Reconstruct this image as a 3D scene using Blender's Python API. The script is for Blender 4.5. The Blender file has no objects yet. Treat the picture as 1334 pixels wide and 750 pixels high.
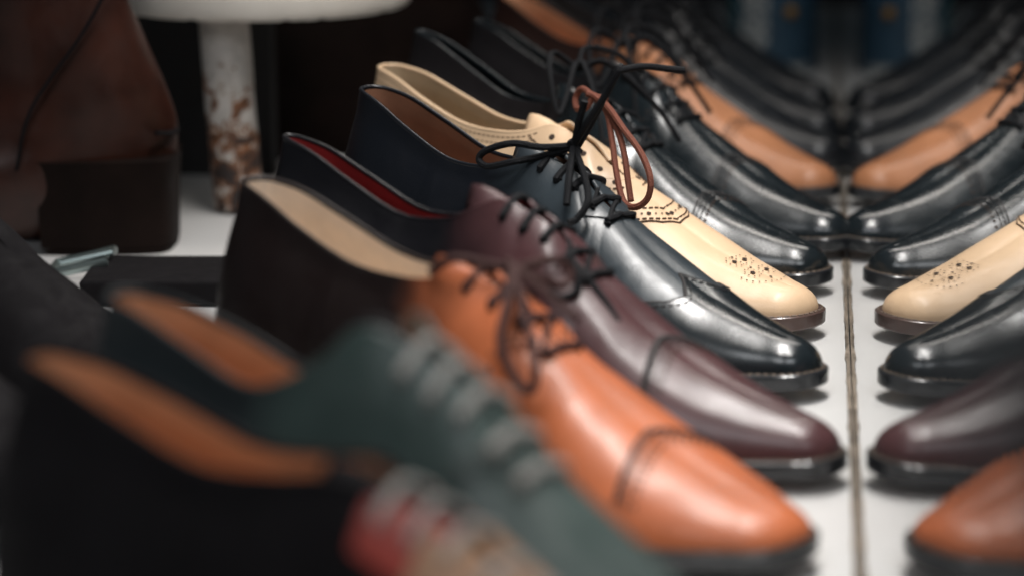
import bpy, bmesh, math, random
import numpy as np
from mathutils import Vector, Matrix
from mathutils.bvhtree import BVHTree
random.seed(7)
SC = bpy.context.scene
COL = SC.collection
PI = math.pi

# ------------------------------------------------------------------ camera model
F, PITCH, YAW = 3246.0, math.radians(13.1), math.radians(6.9)
CAM = np.array([-0.022, 0.0, 0.301])
fw = np.array([-math.sin(YAW)*math.cos(PITCH), math.cos(YAW)*math.cos(PITCH), -math.sin(PITCH)])
rt = np.array([math.cos(YAW), math.sin(YAW), 0.0]); up = np.cross(rt, fw)
def ray(x, y): return fw + rt*(x-667)/F - up*(y-375)/F
def atz(x, y, z): d = ray(x, y); return CAM + d*(z-CAM[2])/d[2]
def aty(x, y, Y): d = ray(x, y); return CAM + d*Y/d[1]
def atx(x, y, X): d = ray(x, y); return CAM + d*(X-CAM[0])/d[0]

# ------------------------------------------------------------------ object helpers
def tag(o, label=None, cat=None, group=None, kind=None):
    if label: o['label'] = label
    if cat: o['category'] = cat
    if group: o['group'] = group
    if kind: o['kind'] = kind
    return o
def empty(name, loc, rz=0.0):
    o = bpy.data.objects.new(name, None); COL.objects.link(o)
    o.empty_display_size = .02
    o.location = loc; o.rotation_euler = (0, 0, rz); return o
def mesh_obj(name, verts, faces, mats, parent=None, mi=None, smooth=True, angle=None):
    me = bpy.data.meshes.new(name)
    me.from_pydata([tuple(map(float, v)) for v in verts], [], [tuple(int(i) for i in f) for f in faces])
    if not isinstance(mats, (list, tuple)): mats = [mats]
    for m in mats: me.materials.append(m)
    if mi is not None: me.polygons.foreach_set('material_index', mi)
    me.polygons.foreach_set('use_smooth', [smooth]*len(me.polygons))
    me.update()
    o = bpy.data.objects.new(name, me); COL.objects.link(o)
    if parent: o.parent = parent
    if angle is not None:
        me.set_sharp_from_angle(angle=math.radians(angle))
    return o
class MB:
    def __init__(s): s.v = []; s.f = []; s.m = []
    def add(s, v, f, m=0):
        n = len(s.v); s.v += [tuple(map(float, p)) for p in v]
        s.f += [tuple(int(i)+n for i in q) for q in f]; s.m += [m]*len(f)
    def tube(s, pts, r, m=0, seg=8, flat=1.0, sub=6, smooth=True, radii=None):
        P = catmull([np.array(p, float) for p in pts], sub) if smooth else np.array(pts, float)
        n = len(P)
        v = []; f = []
        prev = None
        for i in range(n):
            t = P[min(i+1, n-1)]-P[max(i-1, 0)]; t = t/(np.linalg.norm(t)+1e-12)
            if prev is None:
                a = np.array([0, 0, 1.0]) if abs(t[2]) < .9 else np.array([1.0, 0, 0])
                prev = np.cross(t, a); prev /= np.linalg.norm(prev)
            prev = prev - t*(prev@t); prev /= np.linalg.norm(prev)+1e-12
            b = np.cross(t, prev)
            rr = r if radii is None else r*np.interp(i/(n-1), np.linspace(0, 1, len(radii)), radii)
            for k in range(seg):
                a = 2*PI*k/seg
                v.append(P[i]+prev*math.cos(a)*rr+b*math.sin(a)*rr*flat)
        for i in range(n-1):
            for k in range(seg):
                k2 = (k+1) % seg
                f.append((i*seg+k, i*seg+k2, (i+1)*seg+k2, (i+1)*seg+k))
        f.append(tuple(reversed(range(seg)))); f.append(tuple((n-1)*seg+k for k in range(seg)))
        s.add(v, f, m)
    def box(s, lo, hi, m=0):
        x0, y0, z0 = lo; x1, y1, z1 = hi
        v = [(x0,y0,z0),(x1,y0,z0),(x1,y1,z0),(x0,y1,z0),(x0,y0,z1),(x1,y0,z1),(x1,y1,z1),(x0,y1,z1)]
        s.add(v, [(0,3,2,1),(4,5,6,7),(0,1,5,4),(1,2,6,5),(2,3,7,6),(3,0,4,7)], m)
    def disc(s, c, n, r, m=0, seg=10, dome=0.0):
        c = np.array(c, float); n = np.array(n, float); n /= np.linalg.norm(n)
        a = np.cross(n, [1, 0, 0]) if abs(n[0]) < .8 else np.cross(n, [0, 1, 0]); a /= np.linalg.norm(a); b = np.cross(n, a)
        v = [c+(a*math.cos(2*PI*k/seg)+b*math.sin(2*PI*k/seg))*r for k in range(seg)]+[c+n*dome]
        s.add(v, [(k, (k+1) % seg, seg) for k in range(seg)], m)
    def build(s, name, mats, parent=None, smooth=True, angle=40):
        return mesh_obj(name, s.v, s.f, mats, parent, s.m, smooth, angle)
def catmull(P, sub):
    P = [np.array(p, float) for p in P]; n = len(P); out = []
    if n < 3: 
        return np.array([P[0]+(P[-1]-P[0])*t for t in np.linspace(0, 1, sub+1)])
    for i in range(n-1):
        p0 = P[i-1] if i > 0 else 2*P[0]-P[1]; p1 = P[i]; p2 = P[i+1]; p3 = P[i+2] if i+2 < n else 2*P[-1]-P[-2]
        for k in range(sub):
            t = k/sub
            out.append(.5*((2*p1)+(-p0+p2)*t+(2*p0-5*p1+4*p2-p3)*t*t+(-p0+3*p1-3*p2+p3)*t**3))
    out.append(P[-1]); return np.array(out)

# ------------------------------------------------------------------ materials
def nodes(name):
    m = bpy.data.materials.new(name); m.use_nodes = True
    nt = m.node_tree; b = nt.nodes['Principled BSDF']; return m, nt, b
def N(nt, t, **k):
    n = nt.nodes.new(t)
    for a, v in k.items():
        if a in ('inp',):
            for i, x in v.items(): n.inputs[i].default_value = x
        else: setattr(n, a, v)
    return n
def leather(name, c, rough=.32, coat=.3, var=.25, grain=900, bump=.12, dark=None, spec=.5, heel_tone=None):
    m, nt, b = nodes(name); L = nt.links
    tc = N(nt, 'ShaderNodeTexCoord')
    n1 = N(nt, 'ShaderNodeTexNoise', inp={'Scale': 28.0, 'Detail': 5.0, 'Roughness': .6})
    L.new(tc.outputs['Object'], n1.inputs['Vector'])
    mx = N(nt, 'ShaderNodeMix', data_type='RGBA')
    d = dark or tuple(x*(1-var) for x in c)
    lt = tuple(min(1, x*(1+var*.6)) for x in c)
    mx.inputs[6].default_value = (*d, 1); mx.inputs[7].default_value = (*lt, 1)
    cr = N(nt, 'ShaderNodeMapRange', inp={'From Min': .3, 'From Max': .7}); L.new(n1.outputs['Fac'], cr.inputs['Value'])
    L.new(cr.outputs[0], mx.inputs[0]); L.new(mx.outputs[2], b.inputs['Base Color'])
    if heel_tone:      # darker towards the heel and lower down, with a noisy edge
        bc, x0, x1 = heel_tone
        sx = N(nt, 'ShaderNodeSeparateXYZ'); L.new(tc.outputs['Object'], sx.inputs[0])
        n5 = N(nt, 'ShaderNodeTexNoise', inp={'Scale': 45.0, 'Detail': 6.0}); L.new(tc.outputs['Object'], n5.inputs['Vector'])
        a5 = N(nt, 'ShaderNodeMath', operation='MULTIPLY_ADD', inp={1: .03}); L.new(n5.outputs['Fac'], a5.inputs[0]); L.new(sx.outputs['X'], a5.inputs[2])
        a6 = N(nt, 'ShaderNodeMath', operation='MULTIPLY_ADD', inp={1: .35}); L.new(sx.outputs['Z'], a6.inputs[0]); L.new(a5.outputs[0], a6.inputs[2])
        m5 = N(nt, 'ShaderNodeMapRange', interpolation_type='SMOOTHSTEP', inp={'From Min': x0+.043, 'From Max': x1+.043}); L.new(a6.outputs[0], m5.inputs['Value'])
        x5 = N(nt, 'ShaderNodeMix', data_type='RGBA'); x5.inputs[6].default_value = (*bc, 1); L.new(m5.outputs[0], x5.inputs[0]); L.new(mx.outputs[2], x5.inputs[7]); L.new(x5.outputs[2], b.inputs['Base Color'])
    vo = N(nt, 'ShaderNodeTexVoronoi', inp={'Scale': float(grain)}); L.new(tc.outputs['Object'], vo.inputs['Vector'])
    n2 = N(nt, 'ShaderNodeTexNoise', inp={'Scale': 60.0, 'Detail': 6.0, 'Roughness': .65, 'Distortion': .6}); L.new(tc.outputs['Object'], n2.inputs['Vector'])
    ad = N(nt, 'ShaderNodeMath', operation='MULTIPLY_ADD', inp={1: .35, 2: 0.0}); L.new(vo.outputs['Distance'], ad.inputs[0]); L.new(n2.outputs['Fac'], ad.inputs[2])
    n6 = N(nt, 'ShaderNodeTexNoise', inp={'Scale': 26.0, 'Detail': 2.0, 'Distortion': .4}); L.new(tc.outputs['Object'], n6.inputs['Vector'])
    a9 = N(nt, 'ShaderNodeMath', operation='MULTIPLY_ADD', inp={1: 4.0}); L.new(n6.outputs['Fac'], a9.inputs[0]); L.new(ad.outputs[0], a9.inputs[2])
    bp = N(nt, 'ShaderNodeBump', inp={'Strength': bump, 'Distance': .0012}); L.new(a9.outputs[0], bp.inputs['Height']); L.new(bp.outputs[0], b.inputs['Normal'])
    rr = N(nt, 'ShaderNodeMapRange', inp={'From Min': .3, 'From Max': .75, 'To Min': rough*.8, 'To Max': rough*1.35}); L.new(n2.outputs['Fac'], rr.inputs['Value']); L.new(rr.outputs[0], b.inputs['Roughness'])
    b.inputs['Coat Weight'].default_value = coat; b.inputs['Coat Roughness'].default_value = .18
    b.inputs['Specular IOR Level'].default_value = spec
    return m
def plain(name, c, rough=.6, metal=0, var=.12, scale=40, bump=.1, bd=.0008, c2=None, coat=0):
    m, nt, b = nodes(name); L = nt.links
    tc = N(nt, 'ShaderNodeTexCoord'); n1 = N(nt, 'ShaderNodeTexNoise', inp={'Scale': float(scale), 'Detail': 6.0, 'Roughness': .6}); L.new(tc.outputs['Object'], n1.inputs['Vector'])
    mx = N(nt, 'ShaderNodeMix', data_type='RGBA')
    mx.inputs[6].default_value = (*[x*(1-var) for x in c], 1); mx.inputs[7].default_value = (*(c2 or [min(1, x*(1+var)) for x in c]), 1)
    cr = N(nt, 'ShaderNodeMapRange', inp={'From Min': .3, 'From Max': .7}); L.new(n1.outputs['Fac'], cr.inputs['Value'])
    L.new(cr.outputs[0], mx.inputs[0]); L.new(mx.outputs[2], b.inputs['Base Color'])
    bp = N(nt, 'ShaderNodeBump', inp={'Strength': bump, 'Distance': bd}); L.new(n1.outputs['Fac'], bp.inputs['Height']); L.new(bp.outputs[0], b.inputs['Normal'])
    b.inputs['Roughness'].default_value = rough; b.inputs['Metallic'].default_value = metal; b.inputs['Coat Weight'].default_value = coat
    return m
def lace_mat(name, c, rough=.75):
    m, nt, b = nodes(name); L = nt.links
    tc = N(nt, 'ShaderNodeTexCoord'); w = N(nt, 'ShaderNodeTexVoronoi', inp={'Scale': 1400.0}); L.new(tc.outputs['Object'], w.inputs['Vector'])
    mx = N(nt, 'ShaderNodeMix', data_type='RGBA'); mx.inputs[6].default_value = (*[x*.55 for x in c], 1); mx.inputs[7].default_value = (*[min(1, x*1.3) for x in c], 1)
    L.new(w.outputs['Distance'], mx.inputs[0]); L.new(mx.outputs[2], b.inputs['Base Color'])
    bp = N(nt, 'ShaderNodeBump', inp={'Strength': .5, 'Distance': .0006}); L.new(w.outputs['Distance'], bp.inputs['Height']); L.new(bp.outputs[0], b.inputs['Normal'])
    b.inputs['Roughness'].default_value = rough; b.inputs['Specular IOR Level'].default_value = .2; return m

M = {}
M['orange'] = leather('orange_leather', (.45, .125, .048), .42, .10, .22, spec=.28, heel_tone=((.010, .0055, .005), .112, .156))
M['burg'] = leather('burgundy_leather', (.066, .028, .030), .36, .15, .3, spec=.32, heel_tone=((.006, .0055, .007), .112, .152))
M['black'] = leather('black_leather', (.009, .013, .0155), .25, .25, .35, spec=.42, bump=.06)
M['black_matte'] = leather('matt_black_leather', (.0075, .0066, .0075), .75, .0, .3, spec=.10)
M['teal'] = leather('grey_blue_leather', (.030, .039, .046), .34, .10, .3, bump=.08, spec=.4, heel_tone=((.006, .007, .010), .112, .150))
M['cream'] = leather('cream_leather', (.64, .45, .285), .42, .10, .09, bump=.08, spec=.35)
M['greygreen'] = leather('grey_green_leather', (.050, .074, .068), .42, .0, .25, spec=.3, heel_tone=((.012, .016, .018), .09, .12))
M['tanback'] = leather('tan_leather', (.42, .18, .085), .42, .1, .22, spec=.35)
M['brownboot'] = leather('brown_boot_leather', (.032, .010, .006), .36, .1, .5, spec=.32)
M['dkbrown'] = leather('dark_brown_leather', (.009, .005, .004), .6, .0, .45, spec=.08)
M['espresso'] = leather('espresso_leather', (.014, .007, .006), .45, .0, .3, spec=.3)
M['black_soft'] = leather('soft_black_leather', (.009, .011, .014), .42, .15, .3, spec=.35)
M['tan_dark_heel'] = leather('dark_heel_tan_leather', (.42, .18, .085), .42, .1, .22, spec=.35, heel_tone=((.02, .009, .007), .115, .155))
M['red'] = leather('red_leather', (.26, .035, .024), .5, .0, .3, spec=.3)
M['beige'] = leather('beige_leather', (.30, .17, .10), .5, .0, .25, spec=.3)
M['lin_tan'] = plain('tan_lining', (.84, .71, .58), .7, var=.12)
M['lin_orange'] = plain('orange_lining', (.68, .37, .21), .6, var=.12)
M['lin_brown'] = plain('brown_lining', (.30, .145, .085), .6, var=.15)
M['lin_red'] = plain('red_lining', (.34, .03, .03), .6, var=.2)
M['lin_cream'] = plain('cream_lining', (.50, .38, .25), .65, var=.14)
M['lin_grey'] = plain('grey_lining', (.10, .085, .08), .6, var=.15)
M['sole_black'] = plain('black_sole_edge', (.012, .014, .017), .30, var=.3, coat=.4)
M['sole_brown'] = plain('brown_sole_edge', (.075, .045, .038), .35, var=.25, coat=.3)
M['lace_black'] = lace_mat('black_lace', (.004, .0045, .006))
M['lace_brown'] = lace_mat('brown_lace', (.15, .05, .032))
M['lace_dkbrown'] = lace_mat('dark_brown_lace', (.045, .02, .018))
M['lace_white'] = lace_mat('pale_lace', (.30, .29, .27))
M['stitch'] = plain('stitch_thread', (.07, .035, .018), .8)
M['stitch_dark'] = plain('dark_thread', (.015, .012, .012), .8)
M['stitch_pale'] = plain('waxed_thread', (.16, .12, .09), .7)
M['hole'] = plain('punched_hole', (.03, .016, .01), .9)
M['brass'] = plain('brass', (.30, .17, .05), .6, metal=1)

# ------------------------------------------------------------------ shoe
# knots round half of the shoe: xb, yb (feather line) | xt, yt, zt (topline, then instep ridge) | dome 0..1 | bulge
KN = [
 (.0000, .000,  .0105, .000, .1080, 0.0, .0010),
 (.0025, .011,  .0118, .0060, .1078, 0.0, .0015),
 (.0120, .0215, .0175, .0110, .1070, 0.0, .0030),
 (.033, .0285, .0330, .0150, .1035, 0.05, .0045),
 (.060, .0300, .0580, .0180, .0940, 0.10, .0045),
 (.090, .0280, .0860, .0185, .0850, 0.15, .0040),
 (.115, .0275, .1120, .0175, .0835, 0.25, .0030),
 (.135, .0290, .1290, .0130, .0855, 0.38, .0010),
 (.152, .0315, .1410, .0070, .0893, 0.50, .0000),
 (.168, .0345, .1510, .0042, .0860, 0.55, .0000),
 (.184, .0370, .1630, .0032, .0815, 0.60, .0000),
 (.198, .0380, .1740, .0018, .0725, 0.64, .0000),
 (.212, .0380, .1890, .0000, .0635, 0.70, .0000),
 (.226, .0365, .2050, .0000, .0545, 0.76, .0000),
 (.241, .0330, .2210, .0000, .0465, 0.82, .0000),
 (.256, .0280, .2370, .0000, .0388, 0.88, .0000),
 (.270, .0225, .2530, .0000, .0335, 0.92, .0000),
 (.282, .0170, .2660, .0000, .0298, 0.96, .0000),
 (.2905, .0130, .2760, .0000, .0275, 1.0, .0000),
 (.2955, .0072, .2825, .0000, .0262, 1.0, .0000),
 (.2970, .0000, .2850, .0000, .0256, 1.0, .0000)]
def zfeather(x):
    return float(np.interp(x, [0, .06, .09, .13, .165, .195, .23, .26, .30], [.031, .030, .026, .016, .0105, .009, .0093, .0108, .0140]))
THROAT = 11   # knot index up to which the topline is open
class Last:
    def __init__(s, hz=.108, L=.3, wid=1.0, asym=.003, toew=1.0, facing=0.0, ridge=0.0, sub=7, nt=22, ow=.75, rim=0.0):
        K = np.array(KN, float)
        K[:, 4] += rim*np.interp(K[:, 2], [.02, .058, .112, .129, .141], [0, .5, 1, .75, 0])
        # heel height, facing height, ridge height edits
        xt = K[:, 2]
        K[:, 4] += np.interp(xt, [0, .05, .1], [hz-.108, (hz-.108)*.6, 0])
        K[:, 4] += np.interp(xt, [.1, .133, .17, .21, .26], [0, facing, facing*.8, ridge, ridge*(.2 if ridge > 0 else 1)])*(xt > .1)
        K[:, 4] += np.interp(xt, [.21, .26], [0, 0])
        K[:, 1] *= wid*np.interp(K[:, 0], [.2, .27], [1, toew]); K[:, 3] *= wid*np.interp(K[:, 2], [.0105, .03, .11, .145], [ow, ow, ow, 1])
        sc = L/.2970
        K[:, 0] *= sc; K[:, 2] *= sc
        s.sc = sc; s.L = L
        C = catmull(K, sub); s.C = C; n = len(C); s.n = n
        s.nt = nt; s.sub = sub
        C[:, 3] = np.maximum(C[:, 3], 0); C[THROAT*sub+sub:, 3] = 0
        C[:, 1] = np.maximum(C[:, 1], 0); C[0, 1] = 0
        s.asym = asym
    def shift(s, x):   # the toe swings slightly to the inside of the foot
        return s.asym*np.interp(x/s.sc, [0, .15, .22, .3], [0, -.3, .3, 1.6])
    def P(s, i, t, side, inset=0.0):
        xb, yb, xt, yt, zt, k, bu = s.C[i]
        th = t*PI/2
        kk = max(0, (k-.6)/.4); ex = 1-math.cos(th)**(1.1-.04*kk); ez = math.sin(th)**(.95-.04*kk)
        g_ = min(1, max(0, (i-11*s.sub)/(2.0*s.sub))); vl = t*(1-g_)+(1-(1-t)**1.55)*g_
        h = (1-k)*t+k*ex; v = (1-k)*vl+k*ez
        zb = zfeather(xb/s.sc)
        x = xb+(xt-xb)*h; y = yb+(yt-yb)*h; z = zb+(zt-zb)*v
        # bulge of the side wall outwards, heel counter backwards
        g = math.sin(PI*min(1, t*1.15))
        r = math.hypot(xb-.05*s.sc, yb)+1e-9
        if xb < .15*s.sc:
            nx = -max(0, (.045*s.sc-xb))/(.045*s.sc); ny = math.sqrt(max(0, 1-nx*nx))
        else: nx, ny = 0, 1
        x += nx*bu*g*1.6; y += ny*bu*g
        # waist tucks under
        y += .0025*math.sin(PI*t)*(1-abs(k*2-.6))*(xb > .08*s.sc)*(xb < .2*s.sc)
        if inset:
            x -= nx*inset; y -= inset*ny
            y = max(y, 0)
        return np.array([x, side*y+s.shift(x), z])
    def grid(s, i0=0, i1=None, t0=0, t1=1, inset=0.0):
        """both sides, welded at the heel and along the closed ridge"""
        i1 = s.n-1 if i1 is None else i1
        v = []; f = []; idx = {}
        for side in (1, -1):
            for a, i in enumerate(range(i0, i1+1)):
                for j in range(s.nt+1):
                    t = t0+(t1-t0)*j/s.nt
                    p = s.P(i, t, side, inset)
                    key = tuple(np.round(p, 6))
                    closed = (i in (0, s.n-1)) or (abs(s.C[i][3]) < 1e-9 and j == s.nt)
                    if closed and key in idx: idx[(side, a, j)] = idx[key]; continue
                    idx[(side, a, j)] = len(v); idx[key] = len(v); v.append(p)
            for a in range(i1-i0):
                for j in range(s.nt):
                    q = [idx[(side, a, j)], idx[(side, a+1, j)], idx[(side, a+1, j+1)], idx[(side, a, j+1)]]
                    if side == 1: q = q[::-1]
                    if len(set(q)) >= 3:
                        qq = []
                        for e in q:
                            if e not in qq: qq.append(e)
                        f.append(tuple(qq))
        return np.array(v), f
    def outline(s, ext):
        """closed feather outline pushed out by ext(x)"""
        pts = [np.array([c[0], c[1]]) for c in s.C]
        full = pts+[np.array([p[0], -p[1]]) for p in reversed(pts[1:-1])]
        full = np.array(full); n = len(full); out = []
        for i in range(n):
            t = full[(i+1) % n]-full[i-1]; t /= np.linalg.norm(t)+1e-12
            nrm = np.array([-t[1], t[0]])       # outwards for this winding
            x = full[i][0]; e = ext(x/s.sc)
            p = full[i]+nrm*e
            out.append((p[0], p[1]+s.shift(x), x))
        return out
def vnormals(v, f):
    n = np.zeros_like(v)
    for q in f:
        a, b, c = v[q[0]], v[q[1]], v[q[2]]
        w = np.cross(b-a, c-a)
        if len(q) == 4: w = w+np.cross(c-a, v[q[3]]-a)
        for i in q: n[i] += w
    return n/(np.linalg.norm(n, axis=1, keepdims=True)+1e-12)
def clip(v, f, nrm, fn, off, skirt=.0010):
    """keep fn>0, lifted off along the normals, with a turned edge; crisp outline"""
    val = np.array([fn(p) for p in v])
    V = []; NN = []; Fc = []; mp = {}; cut = {}
    def vi(i):
        if i not in mp: mp[i] = len(V); V.append(v[i]+nrm[i]*off); NN.append(nrm[i])
        return mp[i]
    def ci(a, b):
        k = (min(a, b), max(a, b))
        if k not in cut:
            t = val[a]/(val[a]-val[b]); p = v[a]+(v[b]-v[a])*t; nn = nrm[a]+(nrm[b]-nrm[a])*t
            cut[k] = len(V); V.append(p+nn*off); NN.append(nn)
        return cut[k]
    edge = []
    for q in f:
        ins = [val[i] > 0 for i in q]
        if not any(ins): continue
        poly = []; cc = []
        for a, b in zip(q, q[1:]+q[:1]):
            if val[a] > 0: poly.append(vi(a))
            if (val[a] > 0) != (val[b] > 0):
                c = ci(a, b); poly.append(c); cc.append(c)
        if len(poly) >= 3: Fc.append(tuple(poly))
        if len(cc) == 2: edge.append((cc, poly))
    V = list(V); low = {}
    for (a, b), poly in edge:
        ia, ib = poly.index(a), poly.index(b)
        if (ia+1) % len(poly) != ib: a, b = b, a
        for k in (a, b):
            if k not in low: low[k] = len(V); V.append(V[k]-NN[k]*(off+skirt)); NN.append(NN[k])
        Fc.append((b, a, low[a], low[b]))
    return V, Fc

def surf(bvh, x, y=None, z=None, side=-1):
    """point + normal on the upper, from above at (x,y) or from the side at (x,z)"""
    if z is None: h = bvh.ray_cast(Vector((x, y, .4)), Vector((0, 0, -1)))
    else: h = bvh.ray_cast(Vector((x, side*.2, z)), Vector((0, -side, 0)))
    if h[0] is None: return None
    return np.array(h[0]), np.array(h[1])

def make_shoe(name, label, heel, yaw, L, hz, mats, style='cap', eyelets=5, lace_r=.0018, zig=True, seam_r=.0008, ow=.8, rim=0.0, asym=.003, group='dress shoes lined up in a row with toes to the mirror',
              facing=0.0, ridge=0.0, wid=1.0, toew=1.0, lace='lace_black', cap=.226, bars=True, sub=7, nt=22, detail=True, bow=True, tongue=True, cat='shoe'):
    """mats: upper, lining, sole (+ optional cap, quarter)"""
    root = empty(name, (heel[0], heel[1], 0), -yaw)
    tag(root, label, cat, group)
    S = Last(hz, L, wid, facing=facing, ridge=ridge, toew=toew, sub=sub, nt=nt, ow=ow, rim=rim, asym=asym); sc = S.sc
    v, f = S.grid(); nr = vnormals(v, f)
    bvh = BVHTree.FromPolygons([tuple(p) for p in v], f)
    up_ = MB(); up_.add(v, f, 0)
    # edge binding round the opening
    it = THROAT*sub
    for side in (1, -1):
        up_.tube([S.P(i, 1, side)+np.array([0, 0, -.0004]) for i in range(0, it+1, 2)], .0012, 0, seg=8, smooth=False)
    # creases where the foot bends are left to the bump map; stitch rows and punching:
    D = MB()
    def run(pts, r=.00045, dash=.0022, gap=.0012, m=0, lift=.0006):
        """a stitched row over the leather"""
        Q = catmull([np.array(p) for p in pts], 10)
        acc = 0; 
        seg = [Q[0]]
        d = np.r_[0, np.cumsum(np.linalg.norm(np.diff(Q, axis=0), axis=1))]
        t = 0
        while t+dash < d[-1]:
            e = []
            for u in (t, t+dash*.5, t+dash):
                xy = [np.interp(u, d, Q[:, k]) for k in range(Q.shape[1])]
                h = surf(bvh, xy[0], xy[1]) if Q.shape[1] == 2 else surf(bvh, xy[0], z=xy[1], side=xy[2])
                if h is None: e = None; break
                e.append(h[0]+h[1]*lift)
            if e: D.tube(e, r, m, seg=4, smooth=False)
            t += dash+gap
    def punch(pts, r, step, m=1, lift=.0006, jitter=0):
        Q = catmull([np.array(p) for p in pts], 10)
        d = np.r_[0, np.cumsum(np.linalg.norm(np.diff(Q, axis=0), axis=1))]
        t = step*.5; k = 0
        while t < d[-1]:
            xy = [np.interp(t, d, Q[:, c]) for c in range(Q.shape[1])]
            h = surf(bvh, xy[0], xy[1]) if Q.shape[1] == 2 else surf(bvh, xy[0], z=xy[1], side=xy[2])
            if h is not None: D.disc(h[0]+h[1]*(lift+.0001), h[1], r if isinstance(r, float) else r[k % len(r)], m, seg=8)
            t += step; k += 1
    def dot(x, y, r, lift=.0007):
        h = surf(bvh, x*sc, y+S.shift(x*sc))
        if h is not None: D.disc(h[0]+h[1]*lift, h[1], r, 1, seg=10)
    sh = S.shift
    # ---- overlaid leather pieces with crisp edges
    def overlay(nm, fn, off, mat):
        V, Fc = clip(v, f, nr, fn, off); return mesh_obj(nm, V, Fc, M[mat], root, angle=35) if Fc else None
    qx = .186
    def quarter(p):
        x = p[0]/sc; y = abs(p[1]-sh(p[0])); z = p[2]
        # quarter front edge sweeps back from the lacing to the sole
        return (qx - .9*max(0, y-.004)**1.0 - x) if y < .018 else (qx-.0126-.35*(y-.018)-x)
    if 'counter' in mats:
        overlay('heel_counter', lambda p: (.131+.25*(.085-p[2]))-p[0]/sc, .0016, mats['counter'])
    caps = lambda p: p[0]/sc-(cap+.40*abs(p[1]-sh(p[0]))-14*(p[1]-sh(p[0]))**2*.0)
    if style == 'cap':
        overlay('quarter', quarter, .0008, mats.get('quarter', mats['upper']))
        overlay('toe_cap', caps, .0009, mats.get('cap', mats['upper']))
        if detail:
            gp = [surf(bvh, (cap+.40*abs(y)-.0003)*sc, y+sh(.22)) for y in np.linspace(-.034, .034, 35)]
            D.tube([g[0]+g[1]*.0003 for g in gp if g], seam_r, 0, seg=6, smooth=False)
            ys = np.linspace(-.034, .034, 15)
            for dx in (.0018, .0042):
                run([((cap+.40*abs(y)+dx)*sc, y+sh(.22)) for y in ys], m=0, lift=.0013)
            punch([((cap+.40*abs(y)+.0072)*sc, y+sh(.22)) for y in ys], .0009, .0034, lift=.0013)
            for s_ in (1, -1):
                run([((qx-.9*max(0, y-.004)-.002)*sc if y < .018 else (qx-.0126-.35*(y-.018)-.002)*sc, s_*y+sh(.18)) for y in np.linspace(.003, .036, 12)], lift=.0012)
                punch([((qx-.9*max(0, y-.004)-.005)*sc if y < .018 else (qx-.0126-.35*(y-.018)-.005)*sc, s_*y+sh(.18)) for y in np.linspace(.003, .034, 12)], .0008, .0034, lift=.0012)
    elif style == 'wing':
        def wing(p):
            x = p[0]/sc; y = abs(p[1]-sh(p[0]))
            # W shaped front edge: a point on the ridge, then sweeping back down the sides
            e = np.interp(y, [0, .004, .012, .020, .028, .036, .044], [.222, .228, .236, .232, .219, .203, .188])
            return x-e
        overlay('quarter', quarter, .0008, mats.get('quarter', mats['upper']))
        overlay('wing_tip', wing, .0010, mats.get('cap', mats['upper']))
        if detail:
            yy = np.array([0, .004, .012, .020, .028, .034]); ee = np.array([.222, .228, .236, .232, .219, .2065])
            for s_ in (1, -1):
                gp = [surf(bvh, (np.interp(a_, yy, ee)-.0004)*sc, s_*a_+sh(.22)) for a_ in np.linspace(0, .034, 26)]
                D.tube([g[0]+g[1]*.0003 for g in gp if g], .0009, 0, seg=6, smooth=False)
            for s_ in (1, -1):
                run([((e+.0022)*sc, s_*y+sh(.22)) for y, e in zip(yy, ee)], r=.0003, lift=.0013)
    elif style == 'brogue':
        overlay('quarter', quarter, .0008, mats.get('quarter', mats['upper']))
        def flap(p):      # apron over the vamp that ends in a curved hook
            x = p[0]/sc; y = abs(p[1]-sh(p[0]))
            e = np.interp(y, [0, .010, .020, .030, .040], [.219, .2165, .208, .194, .176]); return e-x
        overlay('vamp_apron', flap, .0006, mats['upper'])
        yy = np.array([0, .010, .020, .030, .036]); ee = np.array([.219, .2165, .208, .194, .184])
        for s_ in (1, -1):
            gp = [surf(bvh, (np.interp(a_, yy, ee)+.0003)*sc, s_*a_+sh(.21)) for a_ in np.linspace(0, .036, 26)]
            D.tube([g[0]+g[1]*.0002 for g in gp if g], .0006, 0, seg=6, smooth=False)
            run([((e-.0018)*sc, s_*y+sh(.21)) for y, e in zip(yy, ee)], lift=.0010)
            run([((e-.0105)*sc, s_*y+sh(.21)) for y, e in zip(yy, ee)], lift=.0010)
            punch([((e-.0060)*sc, s_*y+sh(.21)) for y, e in zip(yy, ee)], [.0013, .0006, .0006], .0036, lift=.0010)
            # facing stitch rows
            run([(.132*sc, s_*.013+sh(.13)), (.150*sc, s_*.016+sh(.15)), (.170*sc, s_*.017+sh(.17)), (.186*sc, s_*.013+sh(.18)), (.192*sc, s_*.004+sh(.19))], lift=.0012)
            punch([(.134*sc, s_*.0165+sh(.13)), (.150*sc, s_*.0195+sh(.15)), (.172*sc, s_*.0205+sh(.17))], .0006, .0032, lift=.0012)
            # topline stitch and counter seam on the side
            for dz in (.0030, .0062):
                run([(S.P(i, 1, s_)[0], S.P(i, 1, s_)[2]-dz, s_) for i in range(sub, sub*8, 3)], lift=.0006)
            run([(.036*sc, z, s_) for z in np.linspace(.042, .096, 8)], lift=.0006)
            punch([(.030*sc, z, s_) for z in np.linspace(.045, .095, 8)], [.0011, .0006], .0040, lift=.0006)
        # medallion on the toe
        for (x, y, r) in [(.246, 0, .0008), (.2505, .004, .0014), (.2505, -.004, .0014), (.257, 0, .0008), (.2625, .0055, .0014), (.2625, -.0055, .0014), (.269, 0, .0009)]:
            dot(x+.005, y, r)
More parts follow.
